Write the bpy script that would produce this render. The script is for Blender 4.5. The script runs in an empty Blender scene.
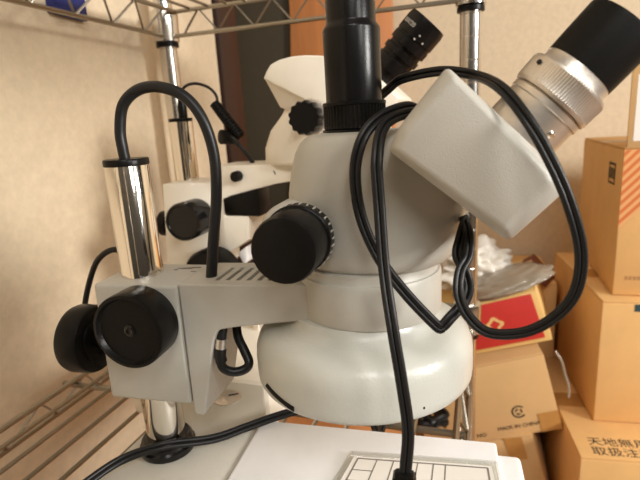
import bpy, bmesh, math, random
from mathutils import Vector, Matrix, Euler, noise
random.seed(7)
PI = math.pi
SC = bpy.context.scene
COL = SC.collection
V = Vector

# ------------------------------------------------------------------ camera, world, lights, exposure
CAM_Z = 0.80
cam_d = bpy.data.cameras.new('camera')
cam = bpy.data.objects.new('camera', cam_d)
COL.objects.link(cam)
cam_d.sensor_width = 36.0
cam_d.lens = 495.0 / 640.0 * 36.0
cam_d.clip_start = 0.01
cam_d.clip_end = 50
Rm = Matrix(((0.9526604, -0.01622856, 0.30360302),
             (0.29835661, 0.24201582, -0.92326143),
             (-0.05849353, 0.97013658, 0.23540079)))
cam.matrix_world = Matrix.Translation((0, 0, CAM_Z)) @ Rm.to_4x4()
cam_d.dof.use_dof = True
cam_d.dof.focus_distance = 0.27
cam_d.dof.aperture_fstop = 15.0
SC.camera = cam

world = bpy.data.worlds.new('world')
SC.world = world
world.use_nodes = True
wn = world.node_tree.nodes
wl = world.node_tree.links
bg = wn['Background']
tc = wn.new('ShaderNodeTexCoord')
sp = wn.new('ShaderNodeSeparateXYZ')
rp = wn.new('ShaderNodeValToRGB')
mr = wn.new('ShaderNodeMapRange')
mr.inputs['From Min'].default_value = -1
mr.inputs['From Max'].default_value = 1
wl.new(tc.outputs['Generated'], sp.inputs[0])
wl.new(sp.outputs['Z'], mr.inputs['Value'])
wl.new(mr.outputs[0], rp.inputs[0])
rp.color_ramp.elements[0].color = (0.055, 0.036, 0.02, 1)
rp.color_ramp.elements[1].color = (0.80, 0.68, 0.52, 1)
rp.color_ramp.elements[0].position = 0.3
rp.color_ramp.elements[1].position = 0.95
wl.new(rp.outputs[0], bg.inputs['Color'])
bg.inputs['Strength'].default_value = 0.2


def area(name, loc, target, size, power, color, shape='DISK'):
    d = bpy.data.lights.new(name, 'AREA')
    d.shape = shape
    d.size = size
    d.energy = power
    d.color = color
    o = bpy.data.objects.new(name, d)
    COL.objects.link(o)
    o.location = loc
    o.rotation_euler = (V(target) - V(loc)).to_track_quat('-Z', 'Y').to_euler()
    return o


area('side_lamp', (2.1, -0.15, 1.46), (-0.1, 0.4, 0.70), 0.55, 55.0, (1.0, 0.97, 0.92))
area('front_fill', (1.0, -0.5, 1.5), (-0.1, 0.4, 0.70), 0.36, 6.0, (1.0, 0.97, 0.92))  # added fill light, brightens the prism box face
area('high_fill', (0.45, -0.9, 1.95), (-0.1, 0.4, 0.70), 0.6, 11.5, (1.0, 0.98, 0.93))  # added high fill from behind the camera, lifts the zoom body's dim front

SC.view_settings.view_transform = 'Standard'
SC.view_settings.look = 'None'
SC.view_settings.gamma = 1.0
SC.view_settings.use_curve_mapping = False
SC.view_settings.exposure = 0.1


# ------------------------------------------------------------------ materials
def srgb(r, g, b):
    f = lambda c: (c / 255 / 12.92) if c / 255 <= 0.04045 else ((c / 255 + 0.055) / 1.055) ** 2.4
    return (f(r), f(g), f(b))


def mat(name, col, rough=0.5, metal=0.0, bump=0.0, bscale=400, var=0.0, vscale=8, var2=None, coat=0.0,
        stretch=None, spec=0.5, alpha=1.0, trans=0.0, detail=4):
    m = bpy.data.materials.new(name)
    m.use_nodes = True
    nt = m.node_tree
    b = nt.nodes['Principled BSDF']
    b.inputs['Base Color'].default_value = (*col, 1)
    b.inputs['Roughness'].default_value = rough
    b.inputs['Metallic'].default_value = metal
    b.inputs['Coat Weight'].default_value = coat
    b.inputs['Specular IOR Level'].default_value = spec
    b.inputs['Transmission Weight'].default_value = trans
    b.inputs['Alpha'].default_value = alpha
    t = nt.nodes.new('ShaderNodeTexCoord')
    src = t.outputs['Object']
    if stretch:
        mp = nt.nodes.new('ShaderNodeMapping')
        mp.inputs['Scale'].default_value = stretch
        nt.links.new(src, mp.inputs[0])
        src = mp.outputs[0]
    if var:
        n = nt.nodes.new('ShaderNodeTexNoise')
        n.inputs['Scale'].default_value = vscale
        n.inputs['Detail'].default_value = detail
        n.inputs['Roughness'].default_value = 0.65
        nt.links.new(src, n.inputs['Vector'])
        mx = nt.nodes.new('ShaderNodeValToRGB')
        mx.color_ramp.elements[0].position = 0.3
        mx.color_ramp.elements[1].position = 0.7
        c2 = var2 or tuple(c * (1 - var) for c in col)
        mx.color_ramp.elements[0].color = (*c2, 1)
        mx.color_ramp.elements[1].color = (*tuple(min(1, c * (1 + var * 0.4)) for c in col), 1)
        nt.links.new(n.outputs['Fac'], mx.inputs[0])
        nt.links.new(mx.outputs[0], b.inputs['Base Color'])
    if bump:
        n2 = nt.nodes.new('ShaderNodeTexNoise')
        n2.inputs['Scale'].default_value = bscale
        n2.inputs['Detail'].default_value = 3
        nt.links.new(src, n2.inputs['Vector'])
        bp = nt.nodes.new('ShaderNodeBump')
        bp.inputs['Strength'].default_value = bump
        bp.inputs['Distance'].default_value = 0.001
        nt.links.new(n2.outputs['Fac'], bp.inputs['Height'])
        nt.links.new(bp.outputs[0], b.inputs['Normal'])
    return m


M = {}
M['paint'] = mat('grey_beige_paint', (0.455, 0.435, 0.385), 0.42, bump=0.14, bscale=1600, var=0.05, vscale=40)
M['paint_ring'] = mat('pale_grey_paint', (0.50, 0.50, 0.455), 0.30, bump=0.12, bscale=700, var=0.04, vscale=30)
M['paint_base'] = mat('warm_grey_paint', (0.50, 0.475, 0.415), 0.5, bump=0.15, bscale=800, var=0.06, vscale=30)
M['white'] = mat('white_plastic', (0.84, 0.84, 0.85), 0.45, bump=0.06, bscale=500, var=0.03, vscale=60)
M['cream'] = mat('cream_white_paint', (0.86, 0.80, 0.69), 0.4, bump=0.06, bscale=500, var=0.04, vscale=20)
M['chrome'] = mat('chrome', (0.80, 0.75, 0.68), 0.10, 1.0, bump=0.03, bscale=60, stretch=(1, 1, 0.05))
M['pole'] = mat('chromed_steel', (0.66, 0.63, 0.59), 0.2, 1.0)
M['wire'] = mat('plated_wire', (0.34, 0.31, 0.26), 0.32, 1.0)
M['silver'] = mat('satin_aluminium', (0.66, 0.60, 0.53), 0.38, 0.85, bump=0.05, bscale=900)
M['black'] = mat('black_plastic', (0.006, 0.0055, 0.005), 0.32, spec=0.14, bump=0.12, bscale=700)
M['black_gloss'] = mat('glossy_black', (0.006, 0.0055, 0.0055), 0.18, spec=0.3)
M['black_metal'] = mat('black_anodised_metal', (0.006, 0.0055, 0.0055), 0.26, spec=0.2, bump=0.05, bscale=900)
M['rubber'] = mat('black_rubber', (0.006, 0.0055, 0.005), 0.5, spec=0.15, bump=0.06, bscale=1500)
M['cord'] = mat('black_cord_sheath', (0.010, 0.0098, 0.0102), 0.38, spec=0.3, bump=0.05, bscale=500)
M['dark'] = mat('dark_recess', (0.01, 0.009, 0.008), 0.8)
M['mark'] = mat('engraved_white', (0.6, 0.56, 0.5), 0.6)
CB = srgb(232, 184, 120)
M['carton'] = mat('cardboard', CB, 0.85, bump=0.15, bscale=120, var=0.10, vscale=9)
M['carton_pale'] = mat('pale_cardboard', srgb(204, 164, 112), 0.85, bump=0.15, bscale=120, var=0.08, vscale=9)
M['carton_orange'] = mat('orange_brown_cardboard', srgb(208, 140, 84), 0.85, bump=0.15, bscale=120, var=0.1, vscale=9)
M['tape'] = mat('brown_parcel_tape', srgb(190, 138, 76), 0.3, var=0.12, vscale=25)
M['ink'] = mat('black_print', (0.03, 0.022, 0.015), 0.8)
M['ink_soft'] = mat('faded_print', srgb(176, 132, 84), 0.8)
M['red'] = mat('red_printed_card', srgb(196, 50, 44), 0.5, var=0.08, vscale=30)
M['kraft_edge'] = mat('yellow_card_edge', srgb(226, 186, 116), 0.7, var=0.05, vscale=30)
M['emblem'] = mat('cream_print', srgb(232, 190, 124), 0.6)
M['paper'] = mat('white_paper', (0.80, 0.76, 0.70), 0.7)
M['worn'] = mat('worn_paint', (0.16, 0.145, 0.125), 0.6, var=0.4, vscale=300)
M['line'] = mat('grey_ruling', (0.22, 0.19, 0.165), 0.7)
M['blue'] = mat('navy_blue_card', (0.012, 0.022, 0.16), 0.5, var=0.1, vscale=60)
M['teal'] = mat('dark_teal_print', srgb(40, 66, 70), 0.7)
M['rust'] = mat('rust_brown_card', srgb(112, 58, 26), 0.7, var=0.12, vscale=30)
M['dark_wood'] = mat('dark_brown_wood', srgb(46, 23, 13), 0.5, bump=0.1, bscale=80, var=0.25, vscale=10, stretch=(12, 12, 1))
M['panel'] = mat('dark_olive_grey_panel', srgb(70, 62, 46), 0.7, bump=0.2, bscale=300, var=0.06, vscale=60)
M['board'] = mat('orange_brown_wood', srgb(206, 134, 80), 0.5, bump=0.06, bscale=60, var=0.16, vscale=5, stretch=(9, 9, 0.6))
M['ferrule'] = mat('silver_band', (0.7, 0.66, 0.6), 0.3, 0.9)
M['wall'] = mat('beige_wallpaper', srgb(220, 201, 172), 0.9, bump=0.45, bscale=260, var=0.10, vscale=90, detail=8)
M['floor'] = mat('brown_floor_boards', srgb(140, 108, 78), 0.5, bump=0.1, bscale=60, var=0.2, vscale=4, stretch=(1, 12, 1))
M['ceiling'] = mat('pale_ceiling', srgb(214, 200, 176), 0.9, var=0.04, vscale=6)


def make_clear(name, col=(0.95, 0.95, 0.93), rough=0.05):
    m = bpy.data.materials.new(name)
    m.use_nodes = True
    nt = m.node_tree
    for n in list(nt.nodes):
        nt.nodes.remove(n)
    out = nt.nodes.new('ShaderNodeOutputMaterial')
    t = nt.nodes.new('ShaderNodeBsdfTransparent')
    t.inputs[0].default_value = (*col, 1)
    g = nt.nodes.new('ShaderNodeBsdfGlossy')
    g.inputs['Roughness'].default_value = rough
    mx = nt.nodes.new('ShaderNodeMixShader')
    mx.inputs[0].default_value = 0.13
    nt.links.new(t.outputs[0], mx.inputs[1])
    nt.links.new(g.outputs[0], mx.inputs[2])
    nt.links.new(mx.outputs[0], out.inputs[0])
    return m


M['acrylic'] = make_clear('clear_acrylic')
M['film'] = mat('grey_plastic_film', srgb(150, 138, 122), 0.22, bump=0.6, bscale=30, spec=0.8)
M['bag'] = mat('white_plastic_bag', (0.80, 0.76, 0.69), 0.4, bump=0.3, bscale=60)


def stripe_mat():
    m = bpy.data.materials.new('orange_striped_print')
    m.use_nodes = True
    nt = m.node_tree
    b = nt.nodes['Principled BSDF']
    b.inputs['Roughness'].default_value = 0.8
    t = nt.nodes.new('ShaderNodeTexCoord')
    mp = nt.nodes.new('ShaderNodeMapping')
    mp.inputs['Rotation'].default_value = (0, math.radians(-42), 0)
    w = nt.nodes.new('ShaderNodeTexWave')
    w.bands_direction = 'X'
    w.inputs['Scale'].default_value = 31
    w.inputs['Distortion'].default_value = 0
    nt.links.new(t.outputs['Object'], mp.inputs[0])
    nt.links.new(mp.outputs[0], w.inputs[0])
    r = nt.nodes.new('ShaderNodeValToRGB')
    r.color_ramp.elements[0].position = 0.35
    r.color_ramp.elements[1].position = 0.65
    r.color_ramp.elements[0].color = (*srgb(206, 112, 58), 1)
    r.color_ramp.elements[1].color = (*srgb(222, 166, 108), 1)
    nt.links.new(w.outputs['Color'], r.inputs[0])
    nt.links.new(r.outputs[0], b.inputs['Base Color'])
    return m


M['stripes'] = stripe_mat()


# ------------------------------------------------------------------ mesh helpers
def catmull(pts, n=8):
    P = [V(p) for p in pts]
    out = []
    for i in range(len(P) - 1):
        p0 = P[i - 1] if i > 0 else P[i] * 2 - P[i + 1]
        p1, p2 = P[i], P[i + 1]
        p3 = P[i + 2] if i + 2 < len(P) else P[i + 1] * 2 - P[i]
        for k in range(n):
            t = k / n
            out.append(0.5 * ((2 * p1) + (-p0 + p2) * t + (2 * p0 - 5 * p1 + 4 * p2 - p3) * t * t + (-p0 + 3 * p1 - 3 * p2 + p3) * t ** 3))
    out.append(P[-1])
    return out


class G:
    def __init__(s):
        s.bm = bmesh.new()

    def box(s, c, d, bev=0.0, rot=None, seg=2):
        b = bmesh.new()
        bmesh.ops.create_cube(b, size=1.0)
        for v in b.verts:
            v.co = V((v.co.x * d[0], v.co.y * d[1], v.co.z * d[2]))
        if bev:
            bmesh.ops.bevel(b, geom=b.edges[:], offset=bev, segments=seg, affect='EDGES', profile=0.5)
        s._merge(b, Matrix.Translation(c) @ (rot.to_4x4() if rot else Matrix()))
        return s

    def _merge(s, b, mtx=None):
        if mtx is not None:
            bmesh.ops.transform(b, matrix=mtx, verts=b.verts)
        me = bpy.data.meshes.new('tmp')
        b.to_mesh(me)
        s.bm.from_mesh(me)
        bpy.data.meshes.remove(me)
        b.free()

    def loft(s, secs, cap=True):
        bm = s.bm
        rings = [[bm.verts.new(V(p)) for p in sec] for sec in secs]
        n = len(rings[0])
        for a, b in zip(rings[:-1], rings[1:]):
            for i in range(n):
                j = (i + 1) % n
                bm.faces.new((a[i], a[j], b[j], b[i]))
        if cap:
            bm.faces.new(rings[0][::-1])
            bm.faces.new(rings[-1])
        return s

    def lathe(s, prof, origin=(0, 0, 0), axis=(0, 0, 1), seg=48, teeth=0, tdep=0.0, trange=None, xref=None):
        """prof: (radius, height) list along axis; ends are capped."""
        ax = V(axis).normalized()
        x = V(xref) if xref else (V((1, 0, 0)) if abs(ax.x) < 0.9 else V((0, 1, 0)))
        x = (x - ax * x.dot(ax)).normalized()
        y = ax.cross(x)
        o = V(origin)
        secs = []
        for k, (r, h) in enumerate(prof):
            ring = []
            for i in range(seg):
                a = 2 * PI * i / seg
                rr = r
                if teeth and (trange is None or trange[0] <= k <= trange[1]):
                    rr = r - tdep * (0.5 - 0.5 * math.cos(a * teeth))
                ring.append(o + ax * h + (x * math.cos(a) + y * math.sin(a)) * max(rr, 1e-5))
            secs.append(ring)
        s.loft(secs)
        return s

    def tube(s, pts, r, seg=10, n=8, raw=False):
        P = [V(p) for p in pts] if raw else catmull(pts, n)
        T = []
        for i in range(len(P)):
            a = P[max(i - 1, 0)]
            b = P[min(i + 1, len(P) - 1)]
            T.append((b - a).normalized())
        up = V((0, 0, 1)) if abs(T[0].z) < 0.9 else V((1, 0, 0))
        nx = (up - T[0] * up.dot(T[0])).normalized()
        secs = []
        for i, p in enumerate(P):
            nx = (nx - T[i] * nx.dot(T[i])).normalized()
            by = T[i].cross(nx)
            rr = r(i / (len(P) - 1)) if callable(r) else r
            secs.append([p + (nx * math.cos(2 * PI * k / seg) + by * math.sin(2 * PI * k / seg)) * rr for k in range(seg)])
        s.loft(secs)
        return s

    def twin(s, pts, r, side, n=8, seg=10):
        """flat two-strand cord; side is the direction the flat faces."""
        P = catmull(pts, n)
        A, B = [], []
        for i, p in enumerate(P):
            t = (P[min(i + 1, len(P) - 1)] - P[max(i - 1, 0)]).normalized()
            o = t.cross(V(side)).normalized() * r * 0.92
            A.append(p + o)
            B.append(p - o)
        s.tube(A, r, seg, raw=True)
        s.tube(B, r, seg, raw=True)
        return s

    def rod(s, a, b, r, seg=8):
        return s.tube([a, b], r, seg, raw=True)

    def prism(s, poly, off, bev=0.0, seg=2):
        """poly: 3D outline, extruded by vector off."""
        b = bmesh.new()
        a = [b.verts.new(V(p)) for p in poly]
        c = [b.verts.new(V(p) + V(off)) for p in poly]
        n = len(a)
        b.faces.new(a[::-1])
        b.faces.new(c)
        for i in range(n):
            j = (i + 1) % n
            b.faces.new((a[i], a[j], c[j], c[i]))
        bmesh.ops.recalc_face_normals(b, faces=b.faces[:])
        if bev:
            bmesh.ops.bevel(b, geom=b.edges[:], offset=bev, segments=seg, affect='EDGES', profile=0.5)
        s._merge(b)
        return s

    def obj(s, name, m, parent=None, label=None, smooth=38, subs=0):
        bm = s.bm
        bmesh.ops.recalc_face_normals(bm, faces=bm.faces[:])
        for f in bm.faces:
            f.smooth = True
        ang = math.radians(smooth)
        for e in bm.edges:
            if len(e.link_faces) == 2 and e.calc_face_angle(0) > ang:
                e.smooth = False
        me = bpy.data.meshes.new(name)
        bm.to_mesh(me)
        bm.free()
        me.materials.append(M[m] if isinstance(m, str) else m)
        o = bpy.data.objects.new(name, me)
        COL.objects.link(o)
        if parent is not None:
            o.parent = parent
        if label:
            o['label'] = label
        if subs:
            md = o.modifiers.new('sub', 'SUBSURF')
            md.levels = md.render_levels = subs
        return o


def tag(o, label, cat, group=None):
    o['label'] = label
    o['category'] = cat
    if group:
        o['group'] = group
    return o


def thing(name, label, cat, loc=(0, 0, 0), rotz=0.0, group=None, rot=None):
    o = bpy.data.objects.new(name, None)
    COL.objects.link(o)
    o.empty_display_size = 0.02
    o.location = loc
    o.rotation_euler = rot if rot else (0, 0, rotz)
    return tag(o, label, cat, group)


def struct(o):
    o['kind'] = 'structure'
    return o


def lettering(name, body, size, m, parent, mtx, align='CENTER', wrap=None, ext=0.0001):
    cu = bpy.data.curves.new(name, 'FONT')
    cu.body = body
    cu.size = size
    cu.align_x = align
    cu.align_y = 'CENTER'
    cu.extrude = ext
    cu.resolution_u = 2
    t = bpy.data.objects.new(name + '_src', cu)
    COL.objects.link(t)
    bpy.context.view_layer.update()
    dg = bpy.context.evaluated_depsgraph_get()
    me = bpy.data.meshes.new_from_object(t.evaluated_get(dg))
    bpy.data.objects.remove(t)
    if wrap:
        for v in me.vertices:
            v.co = wrap(v.co)
    else:
        me.transform(mtx)
    me.name = name
    me.materials.clear()
    me.materials.append(M[m])
    o = bpy.data.objects.new(name, me)
    COL.objects.link(o)
    o.parent = parent
    return o


def frame(o, x, y):
    """matrix whose local x and y run along the given directions, at point o."""
    x = V(x).normalized()
    z = x.cross(V(y)).normalized()
    y = z.cross(x)
    m = Matrix((x, y, z)).transposed().to_4x4()
    m.translation = V(o)
    return m


# ------------------------------------------------------------------ the setting
WALL_X = -0.46
WALL_Y = 1.32
struct(G().box((0.9, 0.2, -0.02), (3.4, 3.4, 0.04)).obj('floor', 'floor'))
struct(G().box((WALL_X - 0.03, -0.22, 1.2), (0.06, 2.16, 2.4)).obj('wall_left', 'wall'))
struct(G().box((0.75, WALL_Y + 0.04, 1.2), (3.2, 0.08, 2.4)).obj('wall_back', 'wall'))
struct(G().box((WALL_X - 0.024, 0.906, 1.2), (0.06, 0.076, 2.4), 0.003).obj('trim_1', 'dark_wood'))
struct(G().box((WALL_X - 0.35, 0.98, 1.2), (0.06, 0.70, 2.4)).obj('wall_alcove', 'wall'))
dr = G().box((-0.555, WALL_Y - 0.018, 1.0), (0.56, 0.036, 2.0), 0.003).obj('door_1', 'panel')
struct(dr)
bd = G().prism([(-0.53, WALL_Y - 0.050, 0.0), (-0.205, WALL_Y - 0.050, 0.0), (-0.205, WALL_Y - 0.050, 1.35), (-0.462, WALL_Y - 0.050, 1.35), (-0.462, WALL_Y - 0.050, 1.05)],
               (0, 0.028, 0), 0.002)
tag(bd.obj('wooden_board', 'board'), 'orange-brown wooden board standing upright against the back wall behind microscopes', 'board')

# ------------------------------------------------------------------ wire shelf unit
SX0, SX1 = -0.420, -0.012
SYB, SYF = 0.645, -0.265
ZLO, ZHI = 0.55, 0.955
shelf = thing('wire_shelf_unit', 'chromed steel wire shelving rack holding both microscopes beside the beige wall', 'shelf', (0, 0, 0))


def pole(x, y):
    g = G()
    prof = [(0.0122, 0.02)]
    z = 0.045
    while z < 1.6:
        prof += [(0.0122, z - 0.0006), (0.0119, z), (0.0122, z + 0.0006)]
        z += 0.0254
    prof += [(0.0122, 1.6)]
    g.lathe(prof, (x, y, 0), seg=48)
    o = g.obj('pole', 'pole', shelf, smooth=12)
    G().lathe([(0.008, 0.0), (0.016, 0.003), (0.016, 0.014), (0.007, 0.02)], (x, y, 0), seg=24).obj('levelling_foot', 'black', o)
    return o


for x, y in ((SX0, SYB), (SX1, SYB), (SX0, SYF), (SX1, SYF)):
    pole(x, y)


def tier(ztop, label):
    r1, r2 = 0.0028, 0.0017
    zb = ztop - 0.031
    root = bpy.data.objects.new('wire_tier', None)
    COL.objects.link(root)
    root.parent = shelf
    g = G()
    xl, xr = SX0 + 0.020, SX1 - 0.002
    xb = SX0 + 0.006
    for xx, x2 in ((xl, xb), (xr, xr + 0.008)):
        g.rod((xx, SYF, ztop), (xx, SYB, ztop), r1)
        g.rod((x2, SYF + 0.012, zb), (x2, SYB - 0.012, zb), r1)
    for yy in (SYB - 0.004, SYF + 0.004):
        g.rod((SX0, yy, ztop), (SX1, yy, ztop), r1)
        g.rod((SX0 + 0.012, yy, zb), (SX1 - 0.012, yy, zb), r1)
    g.obj('rim_rail', 'wire', root)
    def zigzag(pts):
        g = G()
        g.tube(pts, r2, 8, raw=True)
        g.obj('truss_wire', 'wire', root)
    n = 13
    for yy in (SYB - 0.004, SYF + 0.004):
        st = (SX1 - SX0 - 0.06) / n
        zigzag([(SX0 + 0.03 + st * i, yy, ztop if i % 2 else zb) for i in range(n + 1)])
    n = 29
    for xa, xc in ((xl, xb), (xr, xr + 0.008)):
        st = (SYB - SYF - 0.06) / n
        zigzag([((xa if i % 2 else xc), SYF + 0.03 + st * i, ztop if i % 2 else zb) for i in range(n + 1)])
    g = G()
    k = 0
    x = -0.3747
    while x < SX1 - 0.01:
        g.rod((x, SYF, ztop + 0.001), (x, SYB, ztop + 0.001), 0.0019)
        x += 0.0273
    g.obj('deck_wire', 'wire', root)
    for yy in (0.368, -0.02):
        G().rod((SX0 + 0.004, yy, ztop - 0.0055), (SX1 + 0.005, yy, ztop - 0.0055), 0.003).obj('cross_rod', 'wire', root)
    for x, y in ((SX0, SYB), (SX1, SYB), (SX0, SYF), (SX1, SYF)):
        c = G().lathe([(0.0125, 0), (0.0172, 0.001), (0.0180, 0.02), (0.0184, 0.036), (0.0176, 0.041), (0.0125, 0.042)], (x, y, zb - 0.007), seg=40).obj('corner_collar', 'pole', root)
        G().lathe([(0.0124, 0), (0.0156, 0.001), (0.0156, 0.006), (0.0124, 0.007)], (x, y, zb - 0.0137), seg=32).obj('retaining_clip', 'black', root)
    return root


tier(ZLO, 'lower')
tier(ZHI, 'upper')

# ------------------------------------------------------------------ front microscope
TH = math.radians(3.5)
mic = thing('stereo_microscope', 'large grey-beige stereo microscope in front, with silver eyepiece, black photo tube and round lamp housing', 'microscope', (-0.197, 0.245, 0.55), TH, 'stereo microscopes')

# base: flat painted block carrying the post, and the pale stage in front of the head
g = G()
out = [(-0.034, -0.13), (0.0558, -0.13), (0.0558, 0.0375), (0.0358, 0.088), (-0.010, 0.088), (-0.0185, 0.05)]
g.prism([(x, y, 0.0008) for x, y in out], (0, 0, 0.0442), 0.0015)
g.obj('base_plate', 'paint_base', mic)
st = G().box((0.13425, -0.050, 0.0238), (0.1565, 0.164, 0.046), 0.0016, seg=3)
stage = st.obj('stage_housing', 'white', mic, 'white stage housing')
G().box((0.2185, -0.050, 0.0205), (0.0165, 0.160, 0.0395), 0.003, seg=3).obj('side_lip', 'white', stage)
# post
post = G().lathe([(0.0120, 0.0448), (0.0123, 0.0455), (0.0123, 0.2315), (0.0120, 0.2320)], (0.0035, -0.005, 0), seg=48).obj('post', 'chrome', mic, 'polished chrome post')
G().lathe([(0.0122, 0.2310), (0.0127, 0.2314), (0.0127, 0.2342), (0.0122, 0.2350), (0.004, 0.2352)], (0.0035, -0.005, 0), seg=48).obj('post_cap', 'black', post)
G().lathe([(0.0128, 0.0452), (0.0172, 0.0454), (0.0178, 0.047), (0.0178, 0.0495), (0.0165, 0.0508), (0.0162, 0.0535), (0.0150, 0.0552), (0.0124, 0.0555)], (0.0035, -0.005, 0), seg=48).obj('post_flange', 'black_gloss', mic, 'glossy black ring at foot of post')
# chrome disc with a slot in the base behind the arm
sc_ = G().lathe([(0.0110, 0.0445), (0.0110, 0.0458), (0.0095, 0.0464)], (0.0175, 0.0575, 0), seg=28).obj('clamp_disc', 'silver', mic)
G().box((0.0215, 0.0605, 0.0463), (0.0075, 0.0016, 0.0008), rot=Euler((0, 0, 0.5)).to_matrix()).obj('slot', 'dark', sc_)
# focus block
blk = [(-0.0158, -0.026, 0.1660), (0.0387, -0.026, 0.1660), (0.0376, -0.026, 0.0926), (-0.0168, -0.026, 0.0926)]
G().prism(blk, (0, 0.0425, 0), 0.0022, 3).obj('focus_block', 'paint', mic)
gs = G()
for (x, y, a_, b_) in ((0.0265, 0.0065, 0.0055, 0.0016), (0.0325, 0.0085, 0.0035, 0.0018), (0.0345, 0.0005, 0.0018, 0.0010), (0.0215, 0.0030, 0.0018, 0.0008)):
    gs.prism([(x + a_ * math.cos(t) * (1 + 0.25 * math.sin(3 * t + x * 900)), y + b_ * math.sin(t) * (1 + 0.3 * math.cos(2 * t + y * 700)), 0.16592) for t in [2 * PI * k / 14 for k in range(14)]], (0, 0, 0.00014))
gs.obj('worn_patch', 'worn', mic, 'dark worn patch on block top')
# main focus knob, axis towards the viewer's side
fk = G().lathe([(0.009, 0.0), (0.0200, 0.0005), (0.0210, 0.002), (0.0212, 0.0172), (0.0208, 0.0186), (0.0190, 0.0190), (0.0184, 0.0175), (0.0178, 0.0165), (0.004, 0.0160)],
               (0.0168, -0.0262, 0.1458), (0, -1, 0), 64).obj('focus_knob', 'black', mic, 'black focus knob')
G().lathe([(0.0034, 0.0158), (0.0034, 0.0166), (0.0022, 0.0170), (0.0014, 0.0164)], (0.0168, -0.0262, 0.1458), (0, -1, 0), 24).obj('screw', 'black_gloss', fk)
# clamp knob on the wall side of the block
ck = G().lathe([(0.0145, 0.0), (0.0205, 0.0005), (0.0212, 0.002), (0.0214, 0.013), (0.0205, 0.0155), (0.017, 0.0165)], (-0.0300, -0.012, 0.1245), (-1, 0, 0), 64).obj('clamp_knob', 'black', mic, 'black clamp knob on wall side of block')
G().lathe([(0.0145, 0.0001), (0.0142, -0.0015), (0.010, -0.0015), (0.0095, 0.0001)], (-0.0300, -0.012, 0.1245), (-1, 0, 0), 40).obj('rim', 'black', ck)
G().lathe([(0.006, -0.0165), (0.006, 0.001)], (-0.0300, -0.012, 0.1245), (-1, 0, 0), 24).obj('shaft', 'black', ck)

# arm with vent slots and cutout
ap = [(0.0393, 0.1672), (0.1250, 0.1685), (0.1250, 0.1510)]
ap += [(0.085, 0.1452), (0.0705, 0.1432), (0.0640, 0.1418)]
for i in range(1, 5):
    a = PI / 2 + PI / 2 * i / 5
    ap.append((0.0640 + 0.0062 * math.cos(a), 0.1356 + 0.0062 * math.sin(a)))
ap += [(0.0562, 0.1330), (0.0462, 0.0882), (0.0455, 0.0870), (0.0440, 0.0866), (0.0400, 0.0870), (0.0391, 0.0885)]
ga = G().prism([(x, -0.0262, z) for x, z in ap], (0, 0.042, 0), 0.0009, 2)
arm = ga.obj('arm', 'paint', mic)
gs = G()
for i in range(7):
    gs.box((0.0590 + 0.0062 * i, -0.0070, 0.1700), (0.0027, 0.0235, 0.018))
cut = gs.obj('slot_cutter', 'paint')
cut.parent = mic
md = arm.modifiers.new('slots', 'BOOLEAN')
md.operation = 'DIFFERENCE'
md.solver = 'EXACT'
md.object = cut
bpy.context.view_layer.update()
dg = bpy.context.evaluated_depsgraph_get()
newme = bpy.data.meshes.new_from_object(arm.evaluated_get(dg))
arm.modifiers.clear()
arm.data = newme
bpy.data.objects.remove(cut)
for p_ in newme.polygons:
    p_.use_smooth = False
CL = [(0.0600, -0.018, 0.1420), (0.0594, -0.0215, 0.1340), (0.0578, -0.0225, 0.1240), (0.0588, -0.0225, 0.1165), (0.0640, -0.020, 0.1128), (0.0698, -0.017, 0.1134), (0.0716, -0.015, 0.1169), (0.0680, -0.012, 0.1227), (0.0630, -0.008, 0.1300), (0.0615, -0.004, 0.1430)]
# lower lamp-cable loop showing in the cutout below the arm
cl = G().tube(CL, 0.0027, 12).obj('cable_loop', 'cord', mic, 'black cable loop with silver band below arm')
G().tube([CL[1], V(CL[1]) * 0.45 + V(CL[2]) * 0.55], 0.0033, raw=True, seg=16).obj('band', 'ferrule', cl)
G().tube([V(CL[1]) * 0.45 + V(CL[2]) * 0.55, CL[2], V(CL[2]) * 0.5 + V(CL[3]) * 0.5], 0.0034, raw=True, seg=16).obj('sleeve', 'cord', cl)

# holder ring
G().lathe([(0.020, 0.1490), (0.0376, 0.1492), (0.0384, 0.1498), (0.0386, 0.1510), (0.0386, 0.1702), (0.0378, 0.1716), (0.0368, 0.1718), (0.0362, 0.1726), (0.0362, 0.1765), (0.030, 0.1768)],
          (0.1408, 0, 0), seg=72).obj('holder_ring', 'paint', mic)
# ring lamp housing
rl = G().lathe([(0.020, 0.1115), (0.052, 0.1100), (0.0575, 0.1101), (0.0593, 0.1110), (0.0602, 0.1128), (0.0605, 0.1160), (0.0605, 0.1255), (0.0601, 0.1300), (0.0585, 0.1345), (0.0555, 0.1380), (0.0515, 0.1402), (0.0470, 0.1418), (0.0435, 0.1436), (0.0410, 0.1462), (0.0398, 0.1495), (0.030, 0.1500)],
               (0.1355, 0.002, 0), seg=96).obj('lamp_housing', 'paint_ring', mic)
G().lathe([(0.0016, 0), (0.0016, 0.0012), (0.0010, 0.0016)], (0.0912, -0.0270, 0.1362), (-0.45, -0.28, 0.85), 16).obj('screw', 'black_gloss', rl)
gs = G()
pts = []
for i in range(8):
    a = math.radians(224 + i * 3.0)
    pts.append((0.1355 + 0.0600 * math.cos(a), 0.002 + 0.0600 * math.sin(a), 0.1180 - 0.0006 * i))
gs.tube(pts, 0.0016, raw=True)
gs.obj('switch_slot', 'black', rl, 'black slot near lower rim')
gs = G()
a = math.radians(-53)
gs.box((0.1355 + 0.0605 * math.cos(a), 0.002 + 0.0605 * math.sin(a), 0.1165), (0.0008, 0.0008, 0.0010))
gs.obj('pinhole', 'dark', rl)

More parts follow.
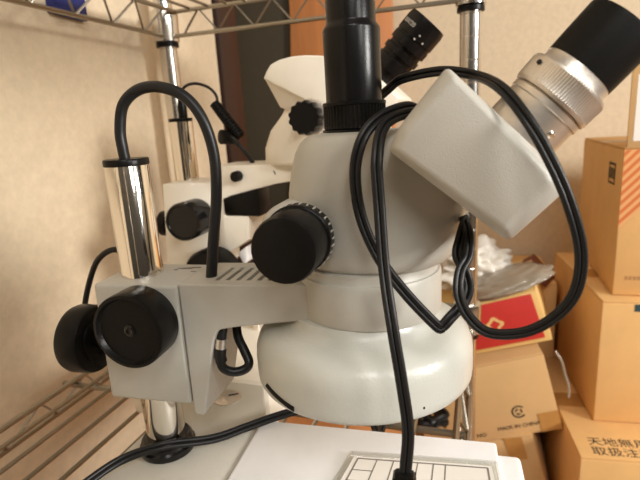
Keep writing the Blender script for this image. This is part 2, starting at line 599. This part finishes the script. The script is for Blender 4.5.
# zoom body (head)
def sup(uc, vc, au, av, z, n, cnt=64):
    out = []
    for i in range(cnt):
        t = 2 * PI * i / cnt
        c, s_ = math.cos(t), math.sin(t)
        out.append((uc + au * math.copysign(abs(c) ** (2 / n), c), vc + av * math.copysign(abs(s_) ** (2 / n), s_), z))
    return out


hs = [(0.1430, 0.0330, 0.0310, 0.1762, 2.15), (0.1435, 0.0365, 0.0335, 0.1768, 2.2), (0.1445, 0.0385, 0.0345, 0.1785, 2.3), (0.1452, 0.0405, 0.0350, 0.1820, 2.4), (0.1455, 0.0422, 0.0352, 0.1870, 2.5),
      (0.1455, 0.0434, 0.0352, 0.1940, 2.6), (0.1455, 0.0442, 0.0352, 0.2040, 2.75), (0.1458, 0.0440, 0.0350, 0.2140, 2.85), (0.1468, 0.0430, 0.0346, 0.2250, 2.9), (0.1480, 0.0415, 0.0338, 0.2340, 2.9),
      (0.1490, 0.0398, 0.0328, 0.2388, 2.8), (0.1496, 0.0378, 0.0315, 0.2414, 2.7), (0.1500, 0.0350, 0.0295, 0.2428, 2.6), (0.1500, 0.0300, 0.0250, 0.2434, 2.5)]
head = G().loft([sup(u, 0.0, au, av, z, n) for u, au, av, z, n in hs]).obj('zoom_body', 'paint', mic, smooth=60)
G().lathe([(0.0165, 0.0), (0.0165, 0.016), (0.0150, 0.0185), (0.0125, 0.0195)], (0.1085, -0.0150, 0.1960), (0, -1, 0), 48).obj('knob_boss', 'paint', head)
zk = G().lathe([(0.0150, 0.0), (0.0163, 0.0004), (0.0163, 0.0075), (0.0158, 0.0080), (0.0153, 0.0082), (0.0152, 0.0255), (0.0144, 0.0278), (0.0125, 0.0284), (0.004, 0.0284)],
               (0.1148, -0.0368, 0.1968), (0, -1, 0), 64).obj('zoom_knob', 'black', mic, 'black zoom knob')
gs = G()
for i in range(20):
    a = math.radians(-60 + i * 12)
    d = V((math.cos(a), 0, math.sin(a)))
    c = V((0.1148, -0.0400, 0.1968)) + d * 0.01635
    gs.box(c, (0.0006, 0.0030 if i % 2 else 0.0045, 0.0006))
gs.obj('scale_marks', 'mark', zk, 'white scale ticks')

# photo tube
pc = (0.1365, 0.0, 0)
pt = G().lathe([(0.0128, 0.2574), (0.0141, 0.2578), (0.0141, 0.2915), (0.0138, 0.2925), (0.0124, 0.2945), (0.0121, 0.2955), (0.0121, 0.3350), (0.0115, 0.3358), (0.0100, 0.3358), (0.0098, 0.330)], pc, seg=64).obj('photo_tube', 'black_metal', mic, 'black vertical photo tube')
G().lathe([(0.0150, 0.2448), (0.0158, 0.2452), (0.0158, 0.2470), (0.0158, 0.2560), (0.0160, 0.2564), (0.0160, 0.2576), (0.0154, 0.2580)], pc, seg=288, teeth=48, tdep=0.0006, trange=(2, 3)).obj('knurled_collar', 'black', pt)
G().lathe([(0.0155, 0.2425), (0.0166, 0.2430), (0.0166, 0.2446), (0.0150, 0.2450)], pc, seg=64).obj('mount_flange', 'black_metal', pt)


# eyepiece boxes and eyepieces
def eyepiece(du, v0, dz, sgn, vis):
    outer = [(0.1820, 0.2672), (0.2212, 0.2280), (0.2256, 0.2172), (0.2062, 0.1976), (0.1583, 0.2364), (0.1634, 0.2456)]
    inner = [(0.1846, 0.2634), (0.2180, 0.2266), (0.2200, 0.2226), (0.2038, 0.2042), (0.1624, 0.2366), (0.1660, 0.2440)]
    root = bpy.data.objects.new('eyepiece_assembly', None)
    COL.objects.link(root)
    root.parent = mic
    fr, md_, bk = v0 - 0.025 * sgn, v0 - 0.0185 * sgn, v0 + 0.022 * sgn
    b = bmesh.new()
    secs = []
    for P, y in ((inner, fr), (outer, md_), (outer, bk)):
        secs.append([b.verts.new((u + du, y, w + dz)) for u, w in P])
    for r0, r1 in zip(secs[:-1], secs[1:]):
        for i in range(6):
            j = (i + 1) % 6
            b.faces.new((r0[i], r0[j], r1[j], r1[i]))
    b.faces.new(secs[0][::-1])
    b.faces.new(secs[-1])
    bmesh.ops.recalc_face_normals(b, faces=b.faces[:])
    bmesh.ops.bevel(b, geom=b.edges[:], offset=0.0022, segments=3, affect='EDGES', profile=0.5)
    gg = G()
    gg._merge(b)
    gg.obj('prism_box', 'paint', root)
    ax = V((0.678, 0, 0.735))
    o = V((0.2128 + du, v0, 0.2417 + dz))
    tb = G().lathe([(0.0155, -0.016), (0.0155, 0.0095), (0.0160, 0.0100), (0.0160, 0.0122), (0.0150, 0.0126), (0.0150, 0.0240), (0.0146, 0.0246), (0.0144, 0.0300)], o, ax, 64).obj('silver_tube', 'silver', root, 'satin silver eyepiece tube')
    G().lathe([(0.0155, 0.0128), (0.0166, 0.0132), (0.0170, 0.0145), (0.0170, 0.0150), (0.0172, 0.0222), (0.0172, 0.0228), (0.0168, 0.0240), (0.0152, 0.0244)], o, ax, 360, teeth=90, tdep=0.0003, trange=(3, 4)).obj('dioptre_ring', 'silver', root)
    G().lathe([(0.0142, 0.0282), (0.0146, 0.0284), (0.0147, 0.0330), (0.0148, 0.0485), (0.0146, 0.0500), (0.0125, 0.0500), (0.0118, 0.0460)], o, ax, 64).obj('eyecup', 'rubber', root, 'black rubber eyecup')
    perp = V((0.735, 0, -0.678))
    d = (V((0, -1, 0)) * 0.88 + perp * 0.47).normalized()
    G().lathe([(0.0016, 0.0), (0.0016, 0.0012), (0.0009, 0.0018)], o + ax * 0.0035 + d * 0.0150, d, 16).obj('set_screw', 'chrome', root)
    d = (V((0, -1, 0)) * 0.55 - perp * 0.83).normalized()
    G().lathe([(0.0010, 0.0), (0.0010, 0.0008)], o + ax * 0.0205 + d * 0.0170, d, 12).obj('set_screw', 'dark', root)
    return root


eyepiece(0.0, -0.033, 0.0, 1, True)
eyepiece(0.0, 0.033, -0.008, -1, False)

# thick cable from the post top into the arm, thin cable behind the post
G().tube([(0.0035, -0.005, 0.2300), (0.0026, -0.005, 0.240), (0.0020, -0.004, 0.2511), (0.0050, -0.002, 0.2647), (0.0144, 0, 0.2722), (0.0283, 0, 0.2728), (0.0428, 0, 0.2665), (0.052, 0, 0.2537), (0.0564, 0, 0.2345), (0.0566, -0.003, 0.212), (0.0545, -0.008, 0.1887), (0.0520, -0.0125, 0.1630)], 0.0032, 14).obj('arched_cable', 'cord', mic, 'thick black cable arching from post top to arm')
G().tube([(-0.010, 0.0225, 0.1600), (-0.0200, 0.029, 0.1655), (-0.0306, 0.03, 0.1690), (-0.0429, 0.03, 0.1709), (-0.0556, 0.03, 0.1635), (-0.0651, 0.03, 0.1485), (-0.0700, 0.026, 0.1300), (-0.0640, 0.015, 0.1180), (-0.0560, 0.0, 0.1200), (-0.0480, -0.008, 0.1250)], 0.0021).obj('clamp_cable', 'cord', mic, 'thin black cable looping behind clamp knob')

# ------------------------------------------------------------------ looped power cord hung around the microscope
cord = thing('power_cord', 'black twin-strand power cord looped around the eyepiece with plug hanging low', 'cord', (-0.197, 0.245, 0.55), TH)
SD = (0, -1, 0)
R2 = 0.00135
lp = [(0.1330, 0.0245, 0.2540), (0.1430, 0.022, 0.2575), (0.1520, 0.013, 0.2630), (0.1604, 0.004, 0.2673), (0.1788, -0.004, 0.2690), (0.1935, -0.014, 0.2655), (0.2015, -0.046, 0.2585), (0.2092, -0.060, 0.247), (0.2168, -0.064, 0.2331), (0.2238, -0.066, 0.2171), (0.2291, -0.066, 0.1987), (0.2284, -0.066, 0.1833), (0.2225, -0.064, 0.1719), (0.212, -0.062, 0.1639), (0.1991, -0.060, 0.1619), (0.1914, -0.056, 0.1664), (0.1871, -0.050, 0.1742), (0.1876, -0.044, 0.1826), (0.1911, -0.038, 0.1886), (0.1915, -0.030, 0.1960), (0.1900, -0.012, 0.2000)]
G().twin(lp, 0.00122, SD).obj('large_loop', 'cord', cord)
s1 = [(0.1700, -0.010, 0.2510), (0.1640, -0.024, 0.2533), (0.1538, -0.0375, 0.2493), (0.1471, -0.045, 0.2407), (0.1440, -0.0475, 0.2266), (0.1461, -0.0480, 0.2076), (0.1537, -0.0500, 0.1899), (0.1650, -0.0530, 0.1752), (0.1775, -0.0530, 0.1613), (0.1800, -0.052, 0.1603), (0.1834, -0.050, 0.1635), (0.1889, -0.045, 0.1687), (0.1911, -0.042, 0.1747), (0.1894, -0.040, 0.1823), (0.1868, -0.035, 0.1877), (0.1880, -0.030, 0.1934), (0.1910, -0.015, 0.200)]
G().twin(s1, R2, SD).obj('inner_strand', 'cord', cord)
s2 = [(0.1730, -0.010, 0.2480), (0.1660, -0.024, 0.2508), (0.1564, -0.0400, 0.2463), (0.1540, -0.0510, 0.2325), (0.1549, -0.0540, 0.212), (0.1569, -0.0600, 0.1874), (0.1607, -0.0680, 0.1649), (0.1644, -0.0730, 0.1431), (0.1667, -0.0760, 0.1245), (0.1658, -0.0795, 0.1095), (0.1655, -0.0805, 0.1060)]
G().twin(s2, R2, SD).obj('hanging_strand', 'cord', cord)
pg = G().box((0.1652, -0.081, 0.1010), (0.0085, 0.0065, 0.014), 0.0015)
for i in range(3):
    pg.box((0.1652, -0.081, 0.1055 - i * 0.0022), (0.0094, 0.0074, 0.0010), 0.0003)
pgo = pg.obj('plug', 'black', cord)
G().box((0.1652, -0.081, 0.086), (0.016, 0.011, 0.017), 0.002).obj('plug_body', 'black', pgo)

# cable lying over the base and running under the head
dcab = [(-0.075, -0.125, 0.012), (-0.055, -0.098, 0.030), (-0.0330, -0.0680, 0.0455), (-0.0240, -0.0500, 0.0500), (-0.0130, -0.0300, 0.0525), (0.0100, -0.0180, 0.0565), (0.0330, 0.0010, 0.0505), (0.0500, 0.0170, 0.0500), (0.0650, 0.0290, 0.0510), (0.0850, 0.0420, 0.0520), (0.1083, 0.0560, 0.0500), (0.125, 0.0720, 0.035), (0.130, 0.085, 0.0045), (0.132, 0.12, 0.0045)]
o = G().twin(dcab, 0.0016, (0.2, -0.6, 0.8)).obj('lamp_cable', 'cord')
o.location = (-0.197, 0.245, 0.55)
o.rotation_euler = (0, 0, TH)
tag(o, 'black cable lying across the base in front of the chrome post', 'cable')

# ruled sheet in a clear tray on the stage
tray = thing('acrylic_tray', 'clear acrylic tray with ruled paper form lying on white stage', 'tray', (-0.197, 0.245, 0.55), TH)
A = [V((0.1253, 0.0040)), V((0.2102, 0.0088)), V((0.2142, -0.075)), V((0.1095, -0.075))]
zt = 0.0472
A3 = [(p.x, p.y, zt) for p in A]
G().prism(A3, (0, 0, 0.0012), 0.0003, 1).obj('tray_base', 'acrylic', tray)
g = G()
for i in range(4):
    p, q = V(A3[i]), V(A3[(i + 1) % 4])
    up = V((0, 0, 0.0022))
    g.tube([p + up, q + up], 0.0011, raw=True, seg=8)
g.obj('raised_rim', 'acrylic', tray)
ins = lambda s, t: (A[0] * (1 - s) + A[1] * s) * (1 - t) + (A[3] * (1 - s) + A[2] * s) * t
S0, S1, T0, T1 = 0.065, 0.94, 0.055, 0.93
sheet = G().prism([(*ins(0.03, 0.03), zt + 0.0014), (*ins(0.97, 0.03), zt + 0.0014), (*ins(0.97, 0.97), zt + 0.0014), (*ins(0.03, 0.97), zt + 0.0014)], (0, 0, 0.0002)).obj('paper_form', 'paper', tray, 'paper form with ruled table')
g = G()


def ln(s0, t0, s1, t1, w=0.00034):
    p, q = ins(s0, t0), ins(s1, t1)
    d = (q - p).normalized()
    n_ = V((-d.y, d.x)) * w
    g.prism([(*(p + n_), zt + 0.0017), (*(p - n_), zt + 0.0017), (*(q - n_), zt + 0.0017), (*(q + n_), zt + 0.0017)], (0, 0, 0.00005))


for t in (T0, T1):
    ln(S0, t, S1, t, 0.0005)
ln(S0, T0, S0, T1, 0.0005)
ln(S1, T0, S1, T1, 0.0005)
for s_ in (0.20, 0.315, 0.48, 0.585, 0.665):
    ln(s_, T0, s_, T1)
ln(S0, T0 + 0.13, 0.20, T0 + 0.13)
for t in (0.30, 0.42, 0.54, 0.66, 0.78):
    ln(S0, t, S1, t)
g.obj('ruling', 'line', sheet)

# ------------------------------------------------------------------ rear microscope
bk = thing('stereo_microscope', 'smaller cream-white stereo microscope standing behind, with black ringed eyepiece', 'microscope', (-0.3182, 0.4958, 0.55), 0.0, 'stereo microscopes')
g = G().box((0.092, -0.035, 0.0253), (0.136, 0.27, 0.048), 0.004)
g.obj('base_plate', 'cream', bk)
g = G().lathe([(0.004, 0.049), (0.004, 0.058), (0.0075, 0.0585), (0.0075, 0.062), (0.003, 0.0632)], (0.1075, -0.075, 0), seg=20)
g.obj('stage_clip_screw', 'chrome', bk)
rp_ = G().lathe([(0.0130, 0.049), (0.0130, 0.2570), (0.0122, 0.2580)], seg=40).obj('post', 'chrome', bk, 'polished chrome post')
G().lathe([(0.0132, 0.2575), (0.0132, 0.2605), (0.0115, 0.2610)], seg=40).obj('post_cap', 'black', rp_)
G().prism([(-0.0140, -0.030, 0.1915), (0.0480, -0.030, 0.1915), (0.0420, -0.030, 0.094), (-0.0210, -0.030, 0.094)], (0, 0.06, 0), 0.002).obj('focus_block', 'cream', bk)
ab = [(0.0502, 0.2090), (0.1500, 0.2095), (0.1500, 0.1930), (0.1216, 0.1895), (0.0650, 0.1768), (0.0600, 0.1560), (0.0872, 0.1560), (0.0845, 0.1298), (0.0588, 0.1146), (0.0502, 0.118)]
G().prism([(x, -0.030, z) for x, z in ab], (0, 0.055, 0), 0.0012).obj('arm', 'cream', bk)
G().prism([(0.060, -0.0312, 0.1750), (0.1010, -0.0312, 0.1850), (0.1010, -0.0312, 0.1555), (0.0600, -0.0312, 0.1585)], (0, 0.03, 0), 0.001).obj('under_arm_box', 'black', bk, 'black box below arm')
G().prism([(0.0690, -0.028, 0.1140), (0.0800, -0.028, 0.1220), (0.0800, -0.028, 0.1060), (0.0750, -0.028, 0.1010)], (0, 0.03, 0), 0.0015).obj('stop_plate', 'white', bk)
G().lathe([(0.0180, 0), (0.0200, 0.001), (0.0202, 0.030), (0.0192, 0.0325), (0.0172, 0.0328), (0.0165, 0.0312), (0.005, 0.0308)], (0.0270, -0.0300, 0.1555), (0, -1, 0), 56).obj('focus_knob', 'black_gloss', bk, 'upper black focus knob')
G().lathe([(0.0260, 0), (0.0292, 0.002), (0.0295, 0.022), (0.0270, 0.026), (0.010, 0.027)], (0.0450, -0.0300, 0.0940), (0, -1, 0), 56).obj('focus_knob', 'black', bk, 'lower black focus knob')
G().lathe([(0.0055, 0), (0.0055, 0.008), (0.0048, 0.009)], (0.0800, -0.0300, 0.1985), (0, -1, 0), 24).obj('arm_knob', 'black', bk)
gs = G().box((0.121, -0.0302, 0.2010), (0.0008, 0.0006, 0.0045), rot=Euler((0, -0.4, 0)).to_matrix())
gs.obj('arm_mark', 'ink', bk)
g = G().lathe([(0.0140, 0), (0.0150, 0.001), (0.0150, 0.010), (0.0140, 0.011)], (-0.0300, 0.0, 0.1410), (-1, 0, 0), 40)
g.lathe([(0.005, -0.014), (0.005, 0.001)], (-0.0300, 0.0, 0.1410), (-1, 0, 0), 16)
g.obj('clamp_knob', 'black', bk)
# rear head: lower body, ring, overhanging eyepiece box
G().lathe([(0.030, 0.150), (0.050, 0.152), (0.050, 0.206), (0.046, 0.2085)], (0.185, -0.006, 0), seg=48).obj('holder_ring', 'cream', bk)
hb = [(0.1700, 0.0600, 0.036, 0.2080, 3), (0.1705, 0.0640, 0.038, 0.2115, 3), (0.1715, 0.0640, 0.039, 0.2250, 3), (0.1750, 0.0600, 0.039, 0.2420, 3), (0.1810, 0.0530, 0.038, 0.2560, 3), (0.1850, 0.0490, 0.036, 0.2680, 3), (0.187, 0.044, 0.034, 0.276, 3)]
G().loft([sup(u, -0.004, au, av, z, n) for u, au, av, z, n in hb]).obj('zoom_body', 'cream', bk, smooth=60)
ob = [(0.1262, 0.2900), (0.1300, 0.2965), (0.1344, 0.3020), (0.1430, 0.3052), (0.1548, 0.3070), (0.1680, 0.3070), (0.1808, 0.3056), (0.2000, 0.3020), (0.2200, 0.2960), (0.2520, 0.2640), (0.2420, 0.2500), (0.2250, 0.2430), (0.1950, 0.2520), (0.1653, 0.2685)]
G().prism([(x, -0.052, z) for x, z in ob], (0, 0.090, 0), 0.0016, 3).obj('eyepiece_box', 'cream', bk)
hu = bmesh.new()
for y0, pts in ((-0.050, [(0.1275, 0.2895), (0.1653, 0.2690), (0.2050, 0.2480)]), (-0.036, [(0.1350, 0.2640), (0.1680, 0.2500), (0.2100, 0.2380)]), (0.034, [(0.1350, 0.2640), (0.1275, 0.2895), (0.2100, 0.2380), (0.2050, 0.2480)])):
    for x, z in pts:
        hu.verts.new((x, y0, z))
bmesh.ops.convex_hull(hu, input=hu.verts)
gh = G()
gh._merge(hu)
gh.obj('head_neck', 'cream', bk)
kn = G().lathe([(0.0120, -0.018), (0.0130, -0.002), (0.0144, 0.0), (0.0152, 0.002), (0.0152, 0.012), (0.0142, 0.014), (0.004, 0.0145)], (0.1725, -0.0640, 0.2525), (0, -1, 0), 168, teeth=13, tdep=0.0014, trange=(2, 5))
kno = kn.obj('zoom_knob', 'black', bk, 'scalloped black zoom knob')
G().lathe([(0.0130, -0.0105), (0.0166, -0.0100), (0.0166, -0.0010), (0.0130, -0.0004)], (0.1725, -0.0640, 0.2525), (0, -1, 0), 96, teeth=32, tdep=0.0010, trange=(1, 2)).obj('scale_ring', 'silver', kno)
# black ringed eyepiece
eo, ea = V((0.2749, -0.028, 0.3266)), V((0.70, 0, 0.714))
prof = [(0.0130, -0.066), (0.0148, -0.060), (0.0150, -0.052), (0.0172, -0.0515), (0.0172, -0.041), (0.0160, -0.0405), (0.0160, -0.0375), (0.0176, -0.0370), (0.0176, -0.0315), (0.0160, -0.0310), (0.0160, -0.0280), (0.0180, -0.0275), (0.0180, -0.0205), (0.0174, -0.0200), (0.0174, -0.0185), (0.0182, -0.0180), (0.0182, -0.0045), (0.0172, 0.0), (0.0150, 0.0004), (0.0140, -0.003)]
ey = G().lathe(prof, eo, ea, 72).obj('eyepiece', 'black_metal', bk, 'black ringed eyepiece with white engraving')
ep = V((0.714, 0, -0.70))


def wrap_eye(t0, a0):
    def f(co):
        a = a0 + co.x / 0.0182
        rr = 0.01825 + co.z
        return eo + ea * (t0 + co.y) + (V((0, -1, 0)) * math.cos(a) + ep * math.sin(a)) * rr
    return f


lettering('engraving', '10X/20', 0.0052, 'mark', ey, None, wrap=wrap_eye(-0.0105, -0.62))
gs = G()
for t0, a in ((-0.0135, 0.28), (-0.0180, 0.18), (-0.0165, 0.62)):
    c = eo + ea * t0 + (V((0, -1, 0)) * math.cos(a) + ep * math.sin(a)) * 0.01825
    gs.box(c, (0.0014, 0.0008, 0.0014))
gs.obj('index_mark', 'mark', ey)
# cable with strain relief
G().lathe([(0.0050, 0.259), (0.0052, 0.272), (0.0035, 0.281)], (0.004, 0, 0), seg=20).obj('post_gland', 'black', bk)
G().tube([(0.0040, 0, 0.2780), (0.0055, 0, 0.2880), (0.0120, 0, 0.2945), (0.0250, 0, 0.2960), (0.0400, 0, 0.2905), (0.0480, 0, 0.2810), (0.0470, 0, 0.2720)], 0.0016).obj('thin_cable', 'cord', bk)
prof = []
for i in range(13):
    h = 0.042 * i / 12
    prof += [(0.0056 + 0.0012 * i / 12, h), (0.0056 + 0.0012 * i / 12, h + 0.0022), (0.0048 + 0.0010 * i / 12, h + 0.0024), (0.0048 + 0.0010 * i / 12, h + 0.0034)]
G().lathe(prof, (0.0445, 0, 0.2740), (0.59, 0, -0.807), 20).obj('strain_relief', 'rubber', bk, 'ribbed black strain relief')
G().lathe([(0.0060, -0.010), (0.0075, -0.009), (0.0078, 0.009), (0.0060, 0.010)], (0.0595, -0.004, 0.2375), (-0.5, -0.8, 0.1), 24).obj('cable_gland', 'black', bk)
G().tube([(0.0570, -0.006, 0.2400), (0.0660, -0.008, 0.2370), (0.0740, -0.006, 0.2270), (0.0820, -0.003, 0.2140), (0.0860, 0.0, 0.2040)], 0.0024).obj('arm_cable', 'cord', bk)


# ------------------------------------------------------------------ cartons
def carton(name, label, size, loc, rot, m='carton', group='cardboard cartons', seam=True, tape=True):
    """closed carton: body mesh with flap seams, tape as part; loc is the front-left-bottom corner."""
    sx, sy, sz = size
    t = thing(name, label, 'box', loc, rot=rot, group=group)
    G().box((sx / 2, sy / 2, sz / 2 - 0.0015), (sx, sy, sz - 0.003), 0.0022).obj('body', m, t)
    g = G()
    for k in (0, 1):
        g.box((sx / 2, sy * (0.25 + 0.5 * k), sz - 0.0012), (sx - 0.002, sy / 2 - 0.0025, 0.0026), 0.0006)
    g.obj('top_flaps', m, t)
    if tape:
        G().box((sx / 2, sy / 2, sz + 0.0002), (sx - 0.001, 0.045, 0.0004)).obj('tape', 'tape', t)
    return t


def yaw(d):
    return (0, 0, math.radians(d))


# right-hand pile
zb4 = 0.80 - 0.526
b4 = carton('carton', 'lowest carton of right pile, stencilled with Japanese handling characters', (0.40, 0.33, zb4), (0.1560, 0.7395, 0.0), yaw(6.0))
lettering('stencil', '天地無用', 0.0225, 'ink', b4, frame((0.0660, 0.0420, zb4 + 0.0003), (1, 0, 0), (0, 1, 0)))
lettering('stencil', '取扱注意', 0.0225, 'ink', b4, frame((0.0660, 0.0180, zb4 + 0.0003), (1, 0, 0), (0, 1, 0)))
b3 = carton('carton', 'plain carton in middle of right pile above the stencilled one', (0.38, 0.295, 0.2165), (0.1925, 0.8511 - 0.008, zb4 + 0.0012), yaw(6.3))
G().box((0.062, -0.0004, 0.2060), (0.030, 0.0008, 0.012)).obj('printed_patch', 'teal', b3)
zb2 = zb4 + 0.2165 + 0.0024
b2 = carton('carton', 'top carton of right pile with orange striped corner and white-labelled flap', (0.34, 0.30, 0.2385), (0.2118, 0.8725, zb2), yaw(0.5))
g = G()
g.prism([(0.0002, -0.0006, 0.2350), (0.080, -0.0006, 0.2350), (0.080, -0.0006, 0.200), (0.0002, -0.0006, 0.110)], (0, 0.0006, 0))
g.obj('striped_print', 'stripes', b2)
fl = G().prism([(0.0030, 0.0, 0.2375), (0.3, 0.0, 0.2375), (0.3, 0.010, 0.400), (0.0045, 0.010, 0.400)], (0, 0.004, 0), 0.0006).obj('standing_flap', 'carton_pale', b2)
G().prism([(0.0105, 0.0001, 0.2480), (0.15, 0.0001, 0.2480), (0.15, 0.0062, 0.345), (0.0120, 0.0062, 0.345)], (0, 0.0005, 0)).obj('label', 'paper', fl, 'white paper label')
g = G()
g.box((-0.0003, 0.060, 0.2085), (0.0006, 0.040, 0.004))
g.box((-0.0003, 0.060, 0.1770), (0.0006, 0.040, 0.003))
for k in range(3):
    g.box((-0.0003, 0.045 + 0.015 * k, 0.193), (0.0006, 0.010, 0.018))
g.box((-0.0003, 0.042, 0.1925), (0.0006, 0.003, 0.033))
g.box((-0.0003, 0.078, 0.1925), (0.0006, 0.003, 0.033))
g.obj('handling_symbol', 'ink', b2)
g = G()
for k in range(4):
    g.box((0.018 + 0.006 * k, -0.0003, 0.0300), (0.0040, 0.0006, 0.006))
g.obj('faded_print', 'ink_soft', b2)

# centre pile behind the shelf pole
ROLL = math.radians(-15.0)
b5 = carton('carton', 'tilted carton below the red box, printed with circular mark', (0.235, 0.22, 0.147), (-0.0800, 0.8080, 0.800 - 0.6030), (0, ROLL, math.radians(7)), 'carton_pale')
lettering('printed_text', 'MADE IN CHINA', 0.0098, 'ink', b5, frame((0.1660, -0.0006, 0.0195), (1, 0, 0), (0, 0, 1)))
lettering('printed_text', 'NO', 0.011, 'ink', b5, frame((0.1000, -0.0006, 0.0130), (1, 0, 0), (0, 0, 1)))
g = G()
cc = V((0.1720, -0.0006, 0.0470))
ring = []
for i in range(21):
    a = math.radians(40 + i * 280 / 20)
    ring.append(a)
for a, b in zip(ring[:-1], ring[1:]):
    q = [cc + V((math.cos(x), 0, math.sin(x))) * r for x, r in ((a, 0.0120), (b, 0.0120), (b, 0.0094), (a, 0.0094))]
    g.prism(q, (0, 0.0005, 0))
for k in range(3):
    for i in range(4):
        a, b = math.radians(90 + k * 120 + i * 21), math.radians(90 + k * 120 + (i + 1) * 21)
        q = [cc + V((math.cos(x), 0, math.sin(x))) * r for x, r in ((a, 0.0062), (b, 0.0062), (b, 0.0036), (a, 0.0036))]
        g.prism(q, (0, 0.0005, 0))
g.obj('round_mark', 'ink', b5)
G().box((0.2180, -0.0006, 0.0190), (0.034, 0.0008, 0.036)).obj('tape_patch', 'tape', b5)
b6 = carton('carton', 'lowest tilted carton under the carton printed with circular mark', (0.262, 0.21, 0.178), (-0.1070, 0.8270, 0.004), (0, math.radians(-16), math.radians(-2)), 'carton_pale')
G().box((0.2290, -0.0006, 0.156), (0.030, 0.0008, 0.043)).obj('tape_patch', 'tape', b6)

rb = thing('gift_box', 'flat red box with yellow card edges and cream emblem, propped on tilted carton', 'box', (-0.0620, 0.8580, 0.800 - 0.4480), rot=(0, math.radians(-18.5), math.radians(-3)))
G().box((0.098, 0.105, 0.046), (0.196, 0.20, 0.092), 0.002).obj('body', 'kraft_edge', rb)
G().box((0.0945, -0.0008, 0.0500), (0.184, 0.0016, 0.080), 0.0004).obj('front_panel', 'red', rb, 'red front panel')
g = G()
cc = V((0.1150, -0.0018, 0.0500))
oc = []
for i in range(24):
    a = 2 * PI * i / 24
    r = 0.0135 + 0.0022 * math.cos(4 * a)
    oc.append((a, r))
for (a, r), (b, q) in zip(oc, oc[1:] + oc[:1]):
    if 3.6 < a < 4.9:
        continue
    P = [cc + V((math.cos(x) * rr, 0, math.sin(x) * rr * 0.9)) for x, rr in ((a, r), (b, q), (b, q * 0.55), (a, r * 0.55))]
    g.prism(P, (0, 0.0008, 0))
g.box(cc + V((-0.026, 0, 0.001)), (0.020, 0.0008, 0.004))
g.box(cc + V((-0.035, 0, -0.006)), (0.004, 0.0008, 0.018))
g.obj('emblem', 'emblem', rb, 'cream printed emblem')


def crumple(name, c, size, seed, amp, m, sub=5, fr=4.0, parent=None, rot=None):
    b = bmesh.new()
    bmesh.ops.create_icosphere(b, subdivisions=sub, radius=1.0)
    for v in b.verts:
        d = v.co.normalized()
        n = noise.noise(d * fr * 0.5 + V((seed, 0, 0))) * 0.6 + abs(noise.noise(d * fr + V((0, seed, 0)))) * 0.9 + abs(noise.noise(d * fr * 2.3 + V((0, 0, seed)))) * 0.25
        v.co = d * (0.75 + amp * n)
    mt = Matrix.Translation(c) @ (rot.to_4x4() if rot else Matrix()) @ Matrix.Diagonal((*size, 1))
    gg = G()
    gg._merge(b, mt)
    return gg.obj(name, m, parent, smooth=70)


o = crumple('plastic_bag', (-0.0050, 0.985, 0.800 - 0.305), (0.080, 0.045, 0.055), 3.1, 0.62, 'bag', fr=3.0)
tag(o, 'crumpled white plastic bag spilling out behind the red box', 'bag')
o = crumple('plastic_film', (0.040, 0.920, 0.492), (0.112, 0.088, 0.019), 8.4, 0.16, 'film', sub=5, fr=2.2, rot=Euler((0, math.radians(-20), 0)).to_matrix())
tag(o, 'grey translucent plastic film bunched on top of red box', 'film')
fb = G().prism([(0.0859, 1.034, 0.4976), (0.1069, 1.044, 0.5081), (0.1490, 1.046, 0.4600), (0.1310, 1.036, 0.4440)], (0.003, 0.012, 0.002), 0.0008)
tag(fb.obj('card_sleeve', 'rust'), 'rust-brown folded card sticking up behind the white plastic bag', 'card')
# carton behind the bag
carton('carton', 'plain brown carton standing behind the white plastic bag near the back wall', (0.29, 0.22, 0.44), (-0.130, 1.060, 0.0), yaw(3))
# low carton under the rack
carton('carton', 'orange-brown carton on the floor under the rack below the lamp housing', (0.30, 0.25, 0.27), (-0.395, 0.560, 0.0), yaw(2), 'carton_orange')
# coil of black cable on that carton
g = G()
pts = []
for i in range(90):
    a = i * 0.42
    pts.append((-0.080 + (0.030 + 0.006 * math.sin(i * 1.7)) * math.cos(a), 0.768 + (0.024 + 0.006 * math.cos(i * 2.3)) * math.sin(a), 0.2770 + 0.016 * abs(math.sin(i * 0.35)) + 0.0004 * i * 0.4))
# strip of clear film beside the tilted carton
g2 = G().tube([(0.130, 0.862, 0.800 - 0.410), (0.140, 0.858, 0.800 - 0.425), (0.147, 0.855, 0.800 - 0.45), (0.153, 0.853, 0.800 - 0.47), (0.154, 0.852, 0.800 - 0.49)], 0.0022)
tag(g2.obj('plastic_strip', 'film'), 'shiny twisted plastic strip hanging beside the tilted carton', 'strip')
coil = g.tube(pts, 0.0038, 8, n=3).obj('cable_coil', 'cord')
tag(coil, 'coil of black cable lying below the rack beside the shelf pole', 'cable')

# navy box wedged between the upper tier and the wall
nb = thing('navy_box', 'thin navy blue box wedged between the upper shelf rail and the beige wall', 'box', (-0.4598, 0.478, 0.9330))
G().prism([(0, 0.0, 0.0), (0, 0.052, -0.002), (0, 0.052, 0.10), (0, 0.0, 0.10)], (0.010, 0, 0), 0.0012).obj('body', 'blue', nb)
G().prism([(0, -0.001, 0.078), (0, 0.053, 0.078), (0, 0.053, 0.102), (0, -0.001, 0.102)], (0.012, 0, 0), 0.0008).obj('lid', 'blue', nb)
